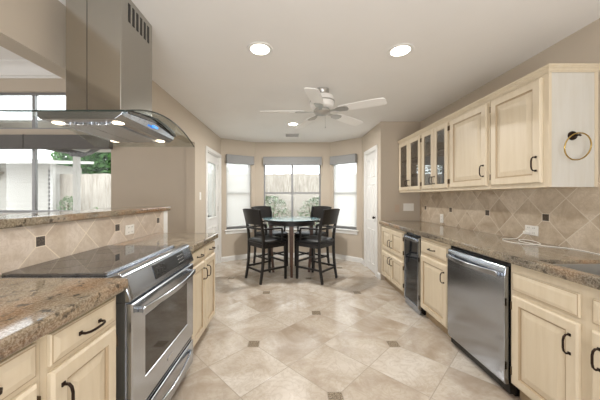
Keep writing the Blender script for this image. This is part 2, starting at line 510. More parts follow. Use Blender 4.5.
window(1, A0, A1, 0.115, 0.655, 0.62, 2.02, rails=(1.36,))
window(2, A1, A2, 0.18, 1.396, 0.60, 2.02, mull=(0.58 + 0.028,), rails=(1.36,))
window(3, A2, A3, 0.055, 0.60, 0.62, 2.02, rails=(1.36,))
mull_l = (-3.854 - (LX + LW0),)
window(4, (LX, LY), (XL, LY), LW0, LW1, 1.04, 2.18, mull=mull_l, fw=0.035)
window(5, (LX, LY), (XL, LY), LW0, LW1, 2.28, 2.845, mull=mull_l, sill=False, fw=0.035)


def roller(label, a, b, s0, s1, z0, z1, drop=None, mat='shade', group='roller shades in the breakfast nook', dep=0.09):
    fn, ln, _ = frame_of(a, b)
    r = thing('roller_shade', label, 'shade', tuple(fn((s0 + s1) / 2, 0, z0)), 0, group); base = Vector(r.location)
    mb = MB(); prof = [(-0.002, z1), (-dep + 0.01, z1), (-dep, z1 - 0.01), (-dep, z0 + 0.006), (-dep + 0.006, z0), (-0.002, z0)]
    mb.rings([[fn(s, n, z) for n, z in prof] for s in (s0 + 0.004, s1 - 0.004)]); mb.build('cassette', M[mat], r).location = -base
    for s in (s0, s1 - 0.004):
        mb = MB(); slab(mb, fn, s, s + 0.004, -dep - 0.002, -0.002, z0 - 0.002, z1 + 0.002); mb.build('end_cap', M[mat], r).location = -base
    if drop:
        mb = MB(); slab(mb, fn, drop[0], drop[1], 0.028, 0.030, drop[2], drop[3]); mb.build('cloth', M['sheer'], r).location = -base
        mb = MB(); slab(mb, fn, drop[0], drop[1], 0.022, 0.036, drop[2] - 0.025, drop[2]); mb.build('hem_bar', M['frame'], r).location = -base
    return r


roller('grey roller shade cassette with lowered white cloth, left angled nook window', A0, A1, 0.10, 0.675, 1.945, 2.115, (0.125, 0.645, 0.68, 1.97))
roller('wide grey roller shade cassette over the double nook window', A1, A2, 0.18, 1.40, 1.945, 2.115)
roller('grey roller shade cassette with lowered white cloth, right angled nook window', A2, A3, 0.04, 0.615, 1.945, 2.115, (0.065, 0.59, 0.68, 1.97))
roller('charcoal roller shade cassette at the left half of living room window', (LX, LY), (XL, LY), LW0 - 0.03, 2.135, 1.98, 2.18, None, 'shaded', 'charcoal shades over the living room window')
roller('charcoal roller shade cassette at the right half of living room window', (LX, LY), (XL, LY), 2.145, LW1 + 0.03, 1.98, 2.18, None, 'shaded', 'charcoal shades over the living room window')


def casing(name, a, b, s0, s1, h, w=0.068, t=0.018):
    fn, _, _ = frame_of(a, b); mb = MB()
    slab(mb, fn, s0 - w, s0, -t, 0, 0, h + w); slab(mb, fn, s1, s1 + w, -t, 0, 0, h + w); slab(mb, fn, s0, s1, -t, 0, h, h + w)
    slab(mb, fn, s0 - 0.001, s0 + 0.012, 0, 0.10, 0, h); slab(mb, fn, s1 - 0.012, s1 + 0.001, 0, 0.10, 0, h); slab(mb, fn, s0, s1, 0, 0.10, h - 0.012, h + 0.001)
    struct(mb, name, M['white'], bevel=0.003)


casing('trim_door_left', (XL, JAMB), (XL, 5.1), D0 - JAMB, D1 - JAMB, DH, w=0.062)
casing('trim_door_pantry', A3, (PX, PY), P0, P1, DH)

# door_1: half-lite back door with enclosed white blind, hung in the left wall (local: front -Y faces the room)
def door_root(n, loc, rz):
    d = bpy.data.objects.new('door_%d' % n, None); COL.objects.link(d); d.location = loc; d.rotation_euler = (0, 0, rz); d['kind'] = 'structure'; return d


d1 = door_root(1, (XL - 0.035, D0 + 0.014, 0.008), PI / 2)
w, h = D1 - D0 - 0.028, DH - 0.022
mb = MB(); gx0, gx1, gz0, gz1 = 0.12, w - 0.12, 0.90, h - 0.14
mb.box(0, gx0, 0, 0.044, 0, h); mb.box(gx1, w, 0, 0.044, 0, h); mb.box(gx0, gx1, 0, 0.044, 0, gz0); mb.box(gx0, gx1, 0, 0.044, gz1, h)
mb.raised(gx0 + 0.0, (gx0 + gx1) / 2 - 0.03, 0.16, 0.74, 0.0, 0.012, 0.03); mb.raised((gx0 + gx1) / 2 + 0.03, gx1, 0.16, 0.74, 0.0, 0.012, 0.03)
mb.build('slab', [M['white'], M['white']], d1)
mb = MB(); mb.raised(gx0 - 0.03, gx1 + 0.03, gz0 - 0.03, gz1 + 0.03, 0.0, 0.014, 0.03, hole=True); mb.build('lite_frame', [M['white'], M['white']], d1)
mb = MB(); mb.box(gx0, gx1, 0.008, 0.012, gz0, gz1); mb.build('pane', M['glass'], d1)
mb = MB(); z = gz0 + 0.004
while z < gz1 - 0.012:
    mb.box(gx0 + 0.004, gx1 - 0.004, 0.022, 0.026, z, z + 0.0135); z += 0.0145
mb.build('blind', M['sheer'], d1)
mb = MB(); mb.box(0.035, 0.095, -0.022, 0, 1.06, 1.20); mb.lathe([(0.0, -0.03), (0.02, -0.03), (0.022, -0.022), (0.022, 0)], (0.065, 0, 1.03), 16, axis='y'); mb.build('keypad_lock', M['bronze'], d1, bevel=0.004)
mb = MB(); mb.lathe([(0.0, -0.012), (0.03, -0.012), (0.032, 0)], (0.065, 0, 0.95), 18, axis='y'); mb.tube([(0.065, 0, 0.95), (0.065, -0.05, 0.95), (0.09, -0.055, 0.95), (0.19, -0.05, 0.945)], 0.009, 8)
mb.build('lever', M['bronze'], d1, smooth=True)
mb = MB(); mb.lathe([(0.0, -0.006), (0.028, -0.006), (0.03, 0)], (0.065, 0, 0.80), 16, axis='y'); mb.build('lock_rose', M['fanmetal'], d1)
for z in (0.25, 1.0, 1.80):
    mb = MB(); mb.tube([(w + 0.004, -0.006, z), (w + 0.004, -0.006, z + 0.09)], 0.006, 8); mb.build('hinge', M['fanmetal'], d1)

d2 = door_root(2, (PX + 0.012, A3[1] - P0 - 0.014, 0.008), -PI / 2)
w, h = P1 - P0 - 0.028, DH - 0.022
mb = MB(); mb.box(0, w, 0, 0.035, 0, h)
for z0, z1 in ((0.12, 0.72), (0.86, 1.50), (1.60, h - 0.11)):
    for x0, x1 in ((0.08, w / 2 - 0.035), (w / 2 + 0.035, w - 0.08)): mb.raised(x0, x1, z0, z1, 0.0, 0.010, 0.02)
mb.build('slab', [M['white'], M['white']], d2)
mb = MB(); mb.lathe([(0.0, -0.008), (0.024, -0.008), (0.026, 0)], (w - 0.055, 0, 0.93), 16, axis='y'); mb.lathe([(0.0, -0.055), (0.018, -0.052), (0.024, -0.04), (0.018, -0.028), (0.009, -0.022), (0.009, 0)], (w - 0.055, 0, 0.93), 16, axis='y')
mb.build('knob', M['bronze'], d2, smooth=True)

# ------------------------------------------------------------------ cabinets (local: front faces -Y, x to the viewer's right)
CAB = [M['cab'], M['glaze']]


def pull(parent, x, z, y, ln=0.092, vert=True):
    """Bow pull: two feet and an arched grip."""
    k = ln / 2; mb = MB()
    P = lambda a, o: (x, y - o, z + a) if vert else (x + a, y - o, z)
    sd = (1, 0, 0) if vert else (0, 0, 1)
    mb.bar([P(-k, 0.0), P(-k, 0.020), P(-k + 0.010, 0.029), P(-k * 0.4, 0.033), P(k * 0.4, 0.033), P(k - 0.010, 0.029), P(k, 0.020), P(k, 0.0)], 0.008, 0.007, sd)
    for e in (-k, k):
        c = P(e, 0.002)
        mb.box(c[0] - 0.007, c[0] + 0.007, y - 0.005, y, c[2] - 0.007, c[2] + 0.007)
    return mb.build('handle', M['bronze'], parent, bevel=0.0015)


def hinges(parent, x, zs, y=-0.001):
    for z in zs:
        mb = MB(); mb.box(x - 0.006, x + 0.006, y - 0.014, y, z - 0.024, z + 0.024); mb.build('hinge', M['hinge'], parent)


def door(root, x0, x1, z0, z1, hx=None, hz=None, hinge=None, drawer=False, y=0.0):
    mb = MB(); mb.raised(x0, x1, z0, z1, y - 0.0005, 0.02, 0.052, flat=False) if not drawer else mb.raised(x0, x1, z0, z1, y - 0.0005, 0.02, flat=True)
    o = mb.build('drawer' if drawer else 'door', CAB, root)
    if hx is not None: pull(o, hx, hz, y - 0.0205, vert=not drawer)
    if hinge is not None: hinges(o, hinge, (z0 + 0.07, z1 - 0.07), y)
    return o


def base_body(root, w, dep, top=0.859, cut=None):
    mb = MB()
    if cut:   # open-topped carcass for a sink
        mb.box(0, w, 0, 0.02, 0.1, top); mb.box(0, 0.018, 0.02, dep, 0.1, top); mb.box(w - 0.018, w, 0.02, dep, 0.1, top); mb.box(0.018, w - 0.018, 0.02, dep, 0.1, 0.118); mb.box(0.018, w - 0.018, dep - 0.01, dep, 0.118, top)
    else: mb.box(0, w, 0, dep, 0.1, top)
    mb.box(0, w, 0.055, dep, 0.0, 0.1, 1)
    return mb.build('body', CAB, root)


LB = (XL + 0.006) ; LF = -0.76                                       # left cabinets: face frame at LF
LD = LF - LB


def left_cab(y0, y1, label, dz=(0.745, 0.845), dt=0.725, handle='left', two=False, pulls=True):
    r = thing('base_cabinet', label, 'cabinet', (LF, y0, 0), PI / 2, 'base cabinets of the range side'); w = y1 - y0
    base_body(r, w, LD)
    spans = [(0.022, w - 0.022)] if not two else [(0.02, w / 2 - 0.012), (w / 2 + 0.012, w - 0.02)]
    for i, (a, b) in enumerate(spans):
        door(r, a, b, dz[0], dz[1], (a + b) / 2, (dz[0] + dz[1]) / 2, drawer=True)
        side = handle if not two else ('right' if i == 0 else 'left')
        hx = a + 0.035 if side == 'left' else b - 0.035
        door(r, a, b, 0.115, dt, hx, dt - 0.105, hinge=(b + 0.006 if side == 'left' else a - 0.006))
    return r


left_cab(0.79, 1.135, 'cream base cabinet left of the range, drawer over door, seen whole at bottom left')
left_cab(0.415, 0.789, 'cream base cabinet cut off by the lower left corner of the photo')
left_cab(1.95, 2.60, 'cream double base cabinet at the far side of the range, two drawers over two doors', two=True)

# ---- left counters
def counter(name, label, x0, x1, y0, y1, z1=0.915, th=0.052, hole=None, bev=0.012, cat='countertop'):
    mb = MB()
    xs = sorted({x0, x1} | ({hole[0], hole[1]} if hole else set())); ys = sorted({y0, y1} | ({hole[2], hole[3]} if hole else set()))
    V = {}
    for k, z in ((0, z1 - th), (1, z1)):
        for i, x in enumerate(xs):
            for j, y in enumerate(ys): V[i, j, k] = mb.bm.verts.new((x, y, z))
    cells = {(i, j) for i in range(len(xs) - 1) for j in range(len(ys) - 1)}
    if hole: cells.discard((xs.index(hole[0]), ys.index(hole[2])))
    for (i, j) in cells:
        mb.face([V[i, j, 1], V[i + 1, j, 1], V[i + 1, j + 1, 1], V[i, j + 1, 1]]); mb.face([V[i, j, 0], V[i, j + 1, 0], V[i + 1, j + 1, 0], V[i + 1, j, 0]])
        for di, dj, p, q in ((0, -1, (i, j), (i + 1, j)), (1, 0, (i + 1, j), (i + 1, j + 1)), (0, 1, (i + 1, j + 1), (i, j + 1)), (-1, 0, (i, j + 1), (i, j))):
            if (i + di, j + dj) not in cells: mb.face([V[p[0], p[1], 0], V[q[0], q[1], 0], V[q[0], q[1], 1], V[p[0], p[1], 1]])
    o = mb.build(name, M['granite'], bevel=bev, seg=3)
    return tag(o, label, cat)


counter('countertop', 'brown and orange granite countertop on the near left cabinets, left of the range', XL + 0.0085, -0.72, 0.2, 1.165)
counter('countertop', 'short granite countertop on the double cabinet beyond the range', XL + 0.0085, -0.72, 1.938, 2.62)
# tile facing on the half wall
mb = MB(); mb.box(XL + 0.0002, XL + 0.008, -1.2, HW - 0.09, 0.80, 1.125)
struct(mb, 'trim_bar_tile', M['splash2'])
mb = MB(); mb.box(XL + 0.0002, XL + 0.009, HW - 0.0895, HW, 0.0, 1.125); struct(mb, 'bar_end_strip', M['white'])  # plain white strip in place of tile at the half wall's far end
counter('bar_ledge', 'long raised granite bar ledge on the tiled half wall above the cooktop', XL - 0.32, XL + 0.035, -1.2, HW + 0.03, 1.172, 0.046, cat='bar counter')


def outlet(label, loc, rz, gang=1, kind='outlet', mat='plate', group=None, h=0.115):
    w = {1: 0.07, 2: 0.116, 3: 0.16}[gang]
    r = thing('wall_' + kind if kind != 'switch' else 'light_switch', label, kind, loc, rz, group)
    mb = MB(); mb.box(-w / 2, w / 2, -0.006, 0, -h / 2, h / 2); mb.build('plate', M[mat], r, bevel=0.002)
    xs = {1: [0], 2: [-0.023, 0.023], 3: [-0.046, 0, 0.046]}[gang]
    for x in xs:
        if kind == 'switch':
            mb = MB(); mb.box(x - 0.016, x + 0.016, -0.010, -0.006, -0.032, 0.032); mb.build('rocker', M[mat], r, bevel=0.002)
        else:
            for z in (-0.02, 0.02):
                mb = MB(); mb.box(x - 0.016, x + 0.016, -0.008, -0.006, z - 0.014, z + 0.014)
                for q in (-0.006, 0.006): mb.box(x + q - 0.001, x + q + 0.001, -0.0086, -0.008, z - 0.004, z + 0.006, 1)
                mb.build('receptacle', [M[mat], M['slot']], r)
    return r


outlet('white outlet on the tiled half wall behind the cooktop', (XL + 0.0085, 2.19, 1.0), PI / 2, 2, h=0.08)
outlet('white light switch on the wall beside the glazed back door', (XL + 0.0005, 3.93, 1.29), PI / 2, kind='switch')

# ------------------------------------------------------------------ range
rg = thing('electric_range', 'stainless slide-in range with black glass cooktop set into the granite counter', 'range', (-0.745, 1.17, 0), PI / 2)
RW = 0.762
mb = MB(); mb.box(0.004, RW - 0.004, 0.0, 0.595, 0.05, 0.905); mb.box(0.03, RW - 0.03, 0.05, 0.56, 0.0, 0.05, 1); mb.build('body', [M['steelh'], M['black']], rg)
mb = MB(); mb.box(0.045, RW - 0.01, 0.125, 0.604, 0.905, 0.918); mb.build('cooktop', M['blackglass'], rg, bevel=0.003)
for x, y, r in ((0.22, 0.25, 0.085), (0.55, 0.25, 0.10), (0.22, 0.45, 0.10), (0.55, 0.45, 0.075)):
    mb = MB(); mb.tube([(x + r * math.cos(2 * PI * k / 32), y + r * math.sin(2 * PI * k / 32), 0.9176) for k in range(32)], 0.0008, 4, closed=True); mb.build('burner_ring', M['slot'], rg)
mb = MB(); mb.box(0.045, RW - 0.01, 0.108, 0.125, 0.905, 0.924); mb.build('cooktop_trim', M['steel'], rg, bevel=0.004)
# sloped control panel with a rounded near end
mb = MB(); prof = [(0.108, 0.905), (0.04, 0.926), (0.020, 0.928), (0.004, 0.918), (-0.030, 0.812), (-0.028, 0.800), (0.0, 0.795), (0.108, 0.795)]
mb.rings([[(x, y, z) for y, z in prof] for x in (-0.002, 0.004, 0.02, RW - 0.01, RW)])
mb.build('control_panel', M['steelh'], rg, bevel=0.006, smooth=True)
py = lambda z: 0.004 - (0.918 - z) / (0.918 - 0.812) * 0.034
mb = MB(); mb.rings([[(x, py(z) - 0.003 + q, z) for q in (0,) for (x, z) in ((0.23, 0.832), (0.62, 0.832), (0.62, 0.905), (0.23, 0.905))], [(x, py(z) + 0.004, z) for (x, z) in ((0.23, 0.832), (0.62, 0.832), (0.62, 0.905), (0.23, 0.905))]])
dp = mb.build('display', M['black'], rg)
for cx0, cx1 in ((0.245, 0.36), (0.52, 0.61)):
    for i in range(4):
        for j in range(3):
            x = cx0 + (cx1 - cx0) * (i + 0.5) / 4; z = 0.847 + 0.02 * j
            mb = MB(); mb.rings([[(x + a * 0.0045, py(z + b * 0.0035) - 0.0035, z + b * 0.0035) for a, b in ((-1, -1), (1, -1), (1, 1), (-1, 1))], [(x + a * 0.0045, py(z + b * 0.0035) - 0.0025, z + b * 0.0035) for a, b in ((-1, -1), (1, -1), (1, 1), (-1, 1))]]); mb.build('touch_key', M['fanmetal'] if cx0 > 0.4 else M['slot'], dp)
# oven door
mb = MB(); x0, x1, z0, z1 = 0.01, RW - 0.01, 0.262, 0.787; wx0, wx1, wz0, wz1 = 0.115, RW - 0.115, 0.385, 0.69
R = [[(x0, 0, z0), (x1, 0, z0), (x1, 0, z1), (x0, 0, z1)], [(x0, -0.024, z0), (x1, -0.024, z0), (x1, -0.024, z1), (x0, -0.024, z1)], [(x0 + 0.006, -0.030, z0 + 0.006), (x1 - 0.006, -0.030, z0 + 0.006), (x1 - 0.006, -0.030, z1 - 0.006), (x0 + 0.006, -0.030, z1 - 0.006)],
     [(wx0, -0.030, wz0), (wx1, -0.030, wz0), (wx1, -0.030, wz1), (wx0, -0.030, wz1)], [(wx0 + 0.004, -0.024, wz0 + 0.004), (wx1 - 0.004, -0.024, wz0 + 0.004), (wx1 - 0.004, -0.024, wz1 - 0.004), (wx0 + 0.004, -0.024, wz1 - 0.004)]]
mb.rings(R); od = mb.build('oven_door', M['steel'], rg)
mb = MB(); mb.box(wx0 + 0.005, wx1 - 0.005, -0.0275, -0.0242, wz0 + 0.005, wz1 - 0.005); mb.build('window', M['tinted'], od)
hp = [(0.05 + (RW - 0.10) * k / 14, -0.055 - 0.028 * math.sin(PI * k / 14), 0.742) for k in range(15)]
mb = MB(); mb.bar(hp, 0.030, 0.014, (0, 0, 1))
for x in (0.065, RW - 0.065): mb.box(x - 0.012, x + 0.012, -0.058, -0.030, 0.730, 0.754)
mb.build('handle', M['steel'], od, bevel=0.004, smooth=True)
mb = MB(); mb.box(RW / 2 - 0.03, RW / 2 + 0.03, -0.0335, -0.030, 0.315, 0.335); mb.build('badge', M['chrome'], od, bevel=0.001)
mb = MB(); mb.box(0.008, RW - 0.008, -0.012, 0, 0.225, 0.262); mb.build('vent_strip', M['black'], rg)
mb = MB(); mb.box(0.008, RW - 0.008, -0.022, -0.012, 0.238, 0.246); mb.build('vent_trim', M['steel'], rg)
mb = MB(); mb.box(0.01, RW - 0.01, -0.030, 0, 0.06, 0.225); dw_ = mb.build('drawer', M['steel'], rg, bevel=0.004)
hp = [(0.07 + (RW - 0.14) * k / 14, -0.040 - 0.030 * math.sin(PI * k / 14), 0.175) for k in range(15)]
mb = MB(); mb.bar(hp, 0.024, 0.014, (0, 0, 1))
for x in (0.08, RW - 0.08): mb.box(x - 0.012, x + 0.012, -0.045, -0.030, 0.165, 0.185)
mb.build('handle', M['steel'], dw_, bevel=0.004, smooth=True)

# ------------------------------------------------------------------ range hood (local = world axes)
hd = thing('range_hood', 'stainless island chimney hood with curved glass canopy over the range', 'range hood', (-1.08, 1.55, 1.64))
ho = Vector(hd.location)


def hp_(mb, name, mat, parent=hd, **kw):
    o = mb.build(name, mat, parent, **kw); o.location = -ho if parent is hd else (0, 0, 0); return o


DX0, DX1, DY0, DY1 = -1.235, -0.93, 1.43, 1.755
mb = MB(); mb.box(DX0, DX1, DY0, DY1, 1.735, CE - 0.001)
du = hp_(mb, 'duct_cover', M['hoodsteel'], bevel=0.003)
mb = MB(); mb.box(DX0 + 0.117, DX0 + 0.1195, DY0 - 0.0012, DY0, 1.74, CE - 0.002); mb.build('seam', M['slot'], du)
for k in range(6):
    y = DY0 + 0.065 + k * 0.040
    mb = MB(); mb.box(DX1, DX1 + 0.0012, y, y + 0.020, 2.285, 2.392); mb.build('vent_slot', M['slot'], du)
# glass: arched along the length of the range
GY0, GY1, GX0, GX1 = 1.13, 1.935, -1.45, -0.715; gn = 24
gz = lambda q: 1.646 + 0.085 * (1 - (2 * q - 1) ** 2)
mb = MB()
rs = []
for i in range(gn + 1):
    q = i / gn; y = GY0 + (GY1 - GY0) * q; z = gz(q)
    rs.append([(GX0, y, z), (GX1, y, z), (GX1, y, z + 0.006), (GX0, y, z + 0.006)])
mb.rings(rs); gg = hp_(mb, 'glass_canopy', M['hoodglass'], smooth=True)
mb = MB(); mb.bar([(GX1 + 0.001, GY0 + (GY1 - GY0) * i / gn, gz(i / gn) + 0.003) for i in range(gn + 1)], 0.0035, 0.0064, (1, 0, 0)); mb.bar([(GX0, GY0 - 0.001, gz(0) + 0.003), (GX1, GY0 - 0.001, gz(0) + 0.003)], 0.003, 0.0062, (0, 1, 0))
mb.build('glass_edge', M['edge'], gg)
# body under the glass
BX0, BX1, BY0, BY1, BZ = -1.17, -0.78, 1.20, 1.74, 1.635
mb = MB()
top = lambda y: gz((y - GY0) / (GY1 - GY0)) - 0.002
rs = []
for i in range(13):
    y = BY0 + (BY1 - BY0) * i / 12; z = top(y)
    rs.append([(BX0 + 0.012, y, BZ), (BX1 - 0.03, y, BZ), (BX1, y, BZ + 0.02), (BX1 + 0.012, y, z), (BX0, y, z), (BX0, y, BZ + 0.012)])
mb.rings(rs); hb = hp_(mb, 'hood_body', M['steel'], bevel=0.003)
for x0, x1 in ((BX0 + 0.06, -1.01), (-1.0, BX1 - 0.08)):
    mb = MB(); mb.box(x0, x1, BY0 + 0.07, BY1 - 0.07, BZ - 0.008, BZ); mb.build('filter', M['mesh'], hb, bevel=0.002)
for x in (-1.125, -0.835):
    for y in (1.265, 1.675):
        mb = MB(); mb.lathe([(0.0, BZ - 0.004), (0.022, BZ - 0.004), (0.026, BZ - 0.002), (0.026, BZ + 0.002)], (x, y, 0), 20); o = mb.build('hood_lamp', M['bulb'], hb)
        l = bpy.data.lights.new('hood_bulb', 'SPOT'); l.energy = 2.5; l.color = (1, 0.88, 0.72); l.spot_size = 2.2; l.spot_blend = 0.6; l.shadow_soft_size = 0.03
        lo = bpy.data.objects.new('hood_bulb', l); COL.objects.link(lo); lo.parent = hd; lo.location = Vector((x, y, BZ - 0.012)) - ho
mb = MB(); mb.rings([[(BX1 + 0.012 - 0.004 + dx, y, z) for y, z in ((1.235, 1.688), (1.50, 1.728), (1.735, 1.690), (1.735, 1.675), (1.50, 1.700), (1.235, 1.672))] for dx in (0, 0.010)])
cp = mb.build('control_strip', M['blackglass'], hb)
mb = MB(); mb.box(BX1 + 0.010, BX1 + 0.020, 1.45, 1.50, 1.666, 1.676); mb.build('display', M['display'], hb)

# ------------------------------------------------------------------ right side lower run
RF = 1.40; RD = XR - 0.008 - RF - 0.002


def rbase(y_far, y_near, label, name='base_cabinet', cat='cabinet', group='base cabinets of the sink side'):
    return thing(name, label, cat, (RF, y_far, 0), -PI / 2, group), y_far - y_near


r, w = rbase(3.98, 3.15, 'cream corner cabinet at the far wall, two small doors over two taller doors')
base_body(r, w, RD)
o0, o1 = 0.06, w - 0.05; mid = (o0 + o1) / 2
for (z0, z1, hz) in ((0.515, 0.825, 0.63), (0.115, 0.47, 0.39)):
    door(r, o0, mid - 0.006, z0, z1, mid - 0.04, hz); door(r, mid + 0.006, o1, z0, z1, mid + 0.04, hz, hinge=o1 + 0.006)
# wine fridge
wf, w = rbase(3.145, 2.785, 'narrow under-counter wine fridge with dark glass door between cream cabinets', 'wine_fridge', 'fridge', None)
mb = MB(); mb.box(0.002, w - 0.002, 0.01, RD, 0.03, 0.855); mb.box(0.02, w - 0.02, 0.05, RD - 0.05, 0, 0.03); mb.build('body', M['black'], wf)
mb = MB(); R = []
for i, y in ((0, 0.008), (0, -0.022), (0.028, -0.022), (0.028, 0.008)): R.append([(0.004 + i, y, 0.06 + i), (w - 0.004 - i, y, 0.06 + i), (w - 0.004 - i, y, 0.835 - i * 2.2), (0.004 + i, y, 0.835 - i * 2.2)])
mb.rings(R + [R[0]], caps=False); fd = mb.build('door', M['steelh'], wf)
mb = MB(); mb.box(0.03, w - 0.03, -0.016, 0.004, 0.086, 0.775); mb.build('door_glass', M['fridgeglass'], fd)
mb = MB(); mb.bar([(0.03, -0.03, 0.80), (w - 0.03, -0.03, 0.80)], 0.024, 0.02, (0, 0, 1)); mb.build('handle', M['steel'], fd, bevel=0.004)
mb = MB(); mb.box(0.006, w - 0.006, -0.008, 0.008, 0.008, 0.055); mb.build('kick_grille', M['steelh'], wf)
# drawer cabinet
r, w = rbase(2.78, 2.272, 'cream cabinet with one drawer over one door, between wine fridge and dishwasher')
base_body(r, w, RD)
door(r, 0.025, w - 0.025, 0.695, 0.825, w / 2, 0.76, drawer=True); door(r, 0.025, w - 0.025, 0.115, 0.665, w - 0.06, 0.55, hinge=0.018)
# dishwasher
dw, w = rbase(2.262, 1.652, 'stainless steel dishwasher with bowed bar handle under the right counter', 'dishwasher', 'dishwasher', None)
mb = MB(); mb.box(0.003, w - 0.003, 0.0, RD - 0.02, 0.02, 0.852); mb.box(0.01, w - 0.01, 0.04, 0.1, 0.0, 0.02); mb.build('body', M['black'], dw)
mb = MB(); fr = [(-0.001, 0.075), (-0.026, 0.080), (-0.034, 0.10), (-0.036, 0.45), (-0.034, 0.76), (-0.028, 0.822), (-0.022, 0.830), (-0.001, 0.830)]
mb.rings([[(x, y, z) for y, z in fr] for x in (0.006, w - 0.006)]); dd = mb.build('door', M['steelh'], dw, bevel=0.004, smooth=True)
hp = [(0.035 + (w - 0.07) * k / 14, -0.058 - 0.034 * math.sin(PI * k / 14), 0.775) for k in range(15)]
mb = MB(); mb.bar(hp, 0.034, 0.013, (0, 0, 1))
for x in (0.05, w - 0.05): mb.box(x - 0.012, x + 0.012, -0.066, -0.034, 0.758, 0.786)
mb.build('handle', M['steel'], dd, bevel=0.004, smooth=True)
# sink cabinet
r, w = rbase(1.646, 0.80, 'cream sink cabinet nearest the camera on the right, dark bronze handles')
base_body(r, w, RD, cut=True)
a, b, c, d = 0.022, 0.398, 0.452, w - 0.022
for (p, q, hx, hg) in ((a, b, b - 0.035, a - 0.006), (c, d, c + 0.035, d + 0.006)):
    door(r, p, q, 0.695, 0.81, drawer=True); door(r, p, q, 0.115, 0.665, hx, 0.55, hinge=hg)
SK = (1.425, 1.86, 0.86, 1.478)
counter('countertop', 'long polished granite countertop along the right wall with the sink cut into it', 1.36, XR - 0.0095, 0.3, 3.98, hole=SK)
# sink bowl
sk = thing('kitchen_sink', 'undermounted stainless steel sink in the right countertop', 'sink', ((SK[0] + SK[1]) / 2, (SK[2] + SK[3]) / 2, 0.862))
x, y = (SK[1] - SK[0]) / 2 - 0.001, (SK[3] - SK[2]) / 2 - 0.001
mb = MB(); rr = lambda i, z: [(-x + i, -y + i, z), (x - i, -y + i, z), (x - i, y - i, z), (-x + i, y - i, z)]
mb.rings([rr(0.0, -0.19), rr(0.0, 0.034), rr(0.004, 0.034), rr(0.012, -0.178), rr(0.03, -0.185)]); mb.build('bowl', M['sinksteel'], sk, bevel=0.004)
mb = MB(); mb.lathe([(0.0, -0.182), (0.03, -0.182), (0.042, -0.179), (0.044, -0.186)], (0, 0, 0), 20); mb.build('drain', M['chrome'], sk)

# right backsplash
mb = MB(); mb.box(XR - 0.008, XR - 0.0002, -1.2, PY, 0.80, 1.42); struct(mb, 'trim_backsplash', M['splash'])
TX = XR - 0.0085
g = 'outlets on the tiled backsplash'
ow = outlet('white double outlet with a cable plugged in, on the tiled wall near the sink', (TX, 2.14, 1.0), -PI / 2, 2, 'outlet', group=g, h=0.08)
outlet('small white outlet on the tiled wall above the drawer cabinet', (TX, 3.41, 0.995), -PI / 2, 1, group=g)
outlet('white triple switch plate on the plain end wall above the counter', (1.815, PY - 0.0005, 1.12), 0, 3, 'switch')
outlet('beige single switch plate on the end wall, left of the white plate', (1.64, PY - 0.0005, 1.10), 0, 1, 'switch', 'beige')
ch = thing('phone_charger', 'white charger plug and its cable trailing over the right granite countertop', 'charger', (TX - 0.0095, 2.165, 0.98))
mb = MB(); mb.box(-0.032, 0, -0.014, 0.014, -0.014, 0.014); mb.build('plug', M['plate'], ch, bevel=0.003)
C0 = Vector(ch.location)
pts = [(1.945, 2.165, 0.98), (1.925, 2.17, 0.955), (1.91, 2.19, 0.926), (1.88, 2.22, 0.919), (1.82, 2.22, 0.9185), (1.76, 2.14, 0.9185), (1.75, 2.04, 0.9185), (1.79, 1.96, 0.9185), (1.87, 1.95, 0.9185), (1.93, 2.02, 0.921), (1.94, 2.11, 0.924), (1.90, 2.15, 0.924), (1.84, 2.08, 0.924), (1.82, 1.97, 0.9235), (1.86, 1.89, 0.9185), (1.93, 1.82, 0.9185), (1.945, 1.72, 0.9185), (1.93, 1.62, 0.9185), (1.95, 1.50, 0.9185)]


def smooth_path(p, k=6):
    out = []; P = [Vector(q) for q in p]
    for i in range(len(P) - 1):
        a, b, c, d = P[max(i - 1, 0)], P[i], P[i + 1], P[min(i + 2, len(P) - 1)]
        for j in range(k):
            u = j / k; out.append(0.5 * ((2 * b) + (c - a) * u + (2 * a - 5 * b + 4 * c - d) * u * u + (3 * b - a - 3 * c + d) * u ** 3))
    return out + [P[-1]]


mb = MB(); mb.tube([q - C0 for q in smooth_path(pts)], 0.0028, 6); mb.build('cable', M['plate'], ch, smooth=True)

# ------------------------------------------------------------------ right upper run
UF = 1.675; UZ0, UZ1 = 1.34, 2.083; UD = XR - 0.004 - UF


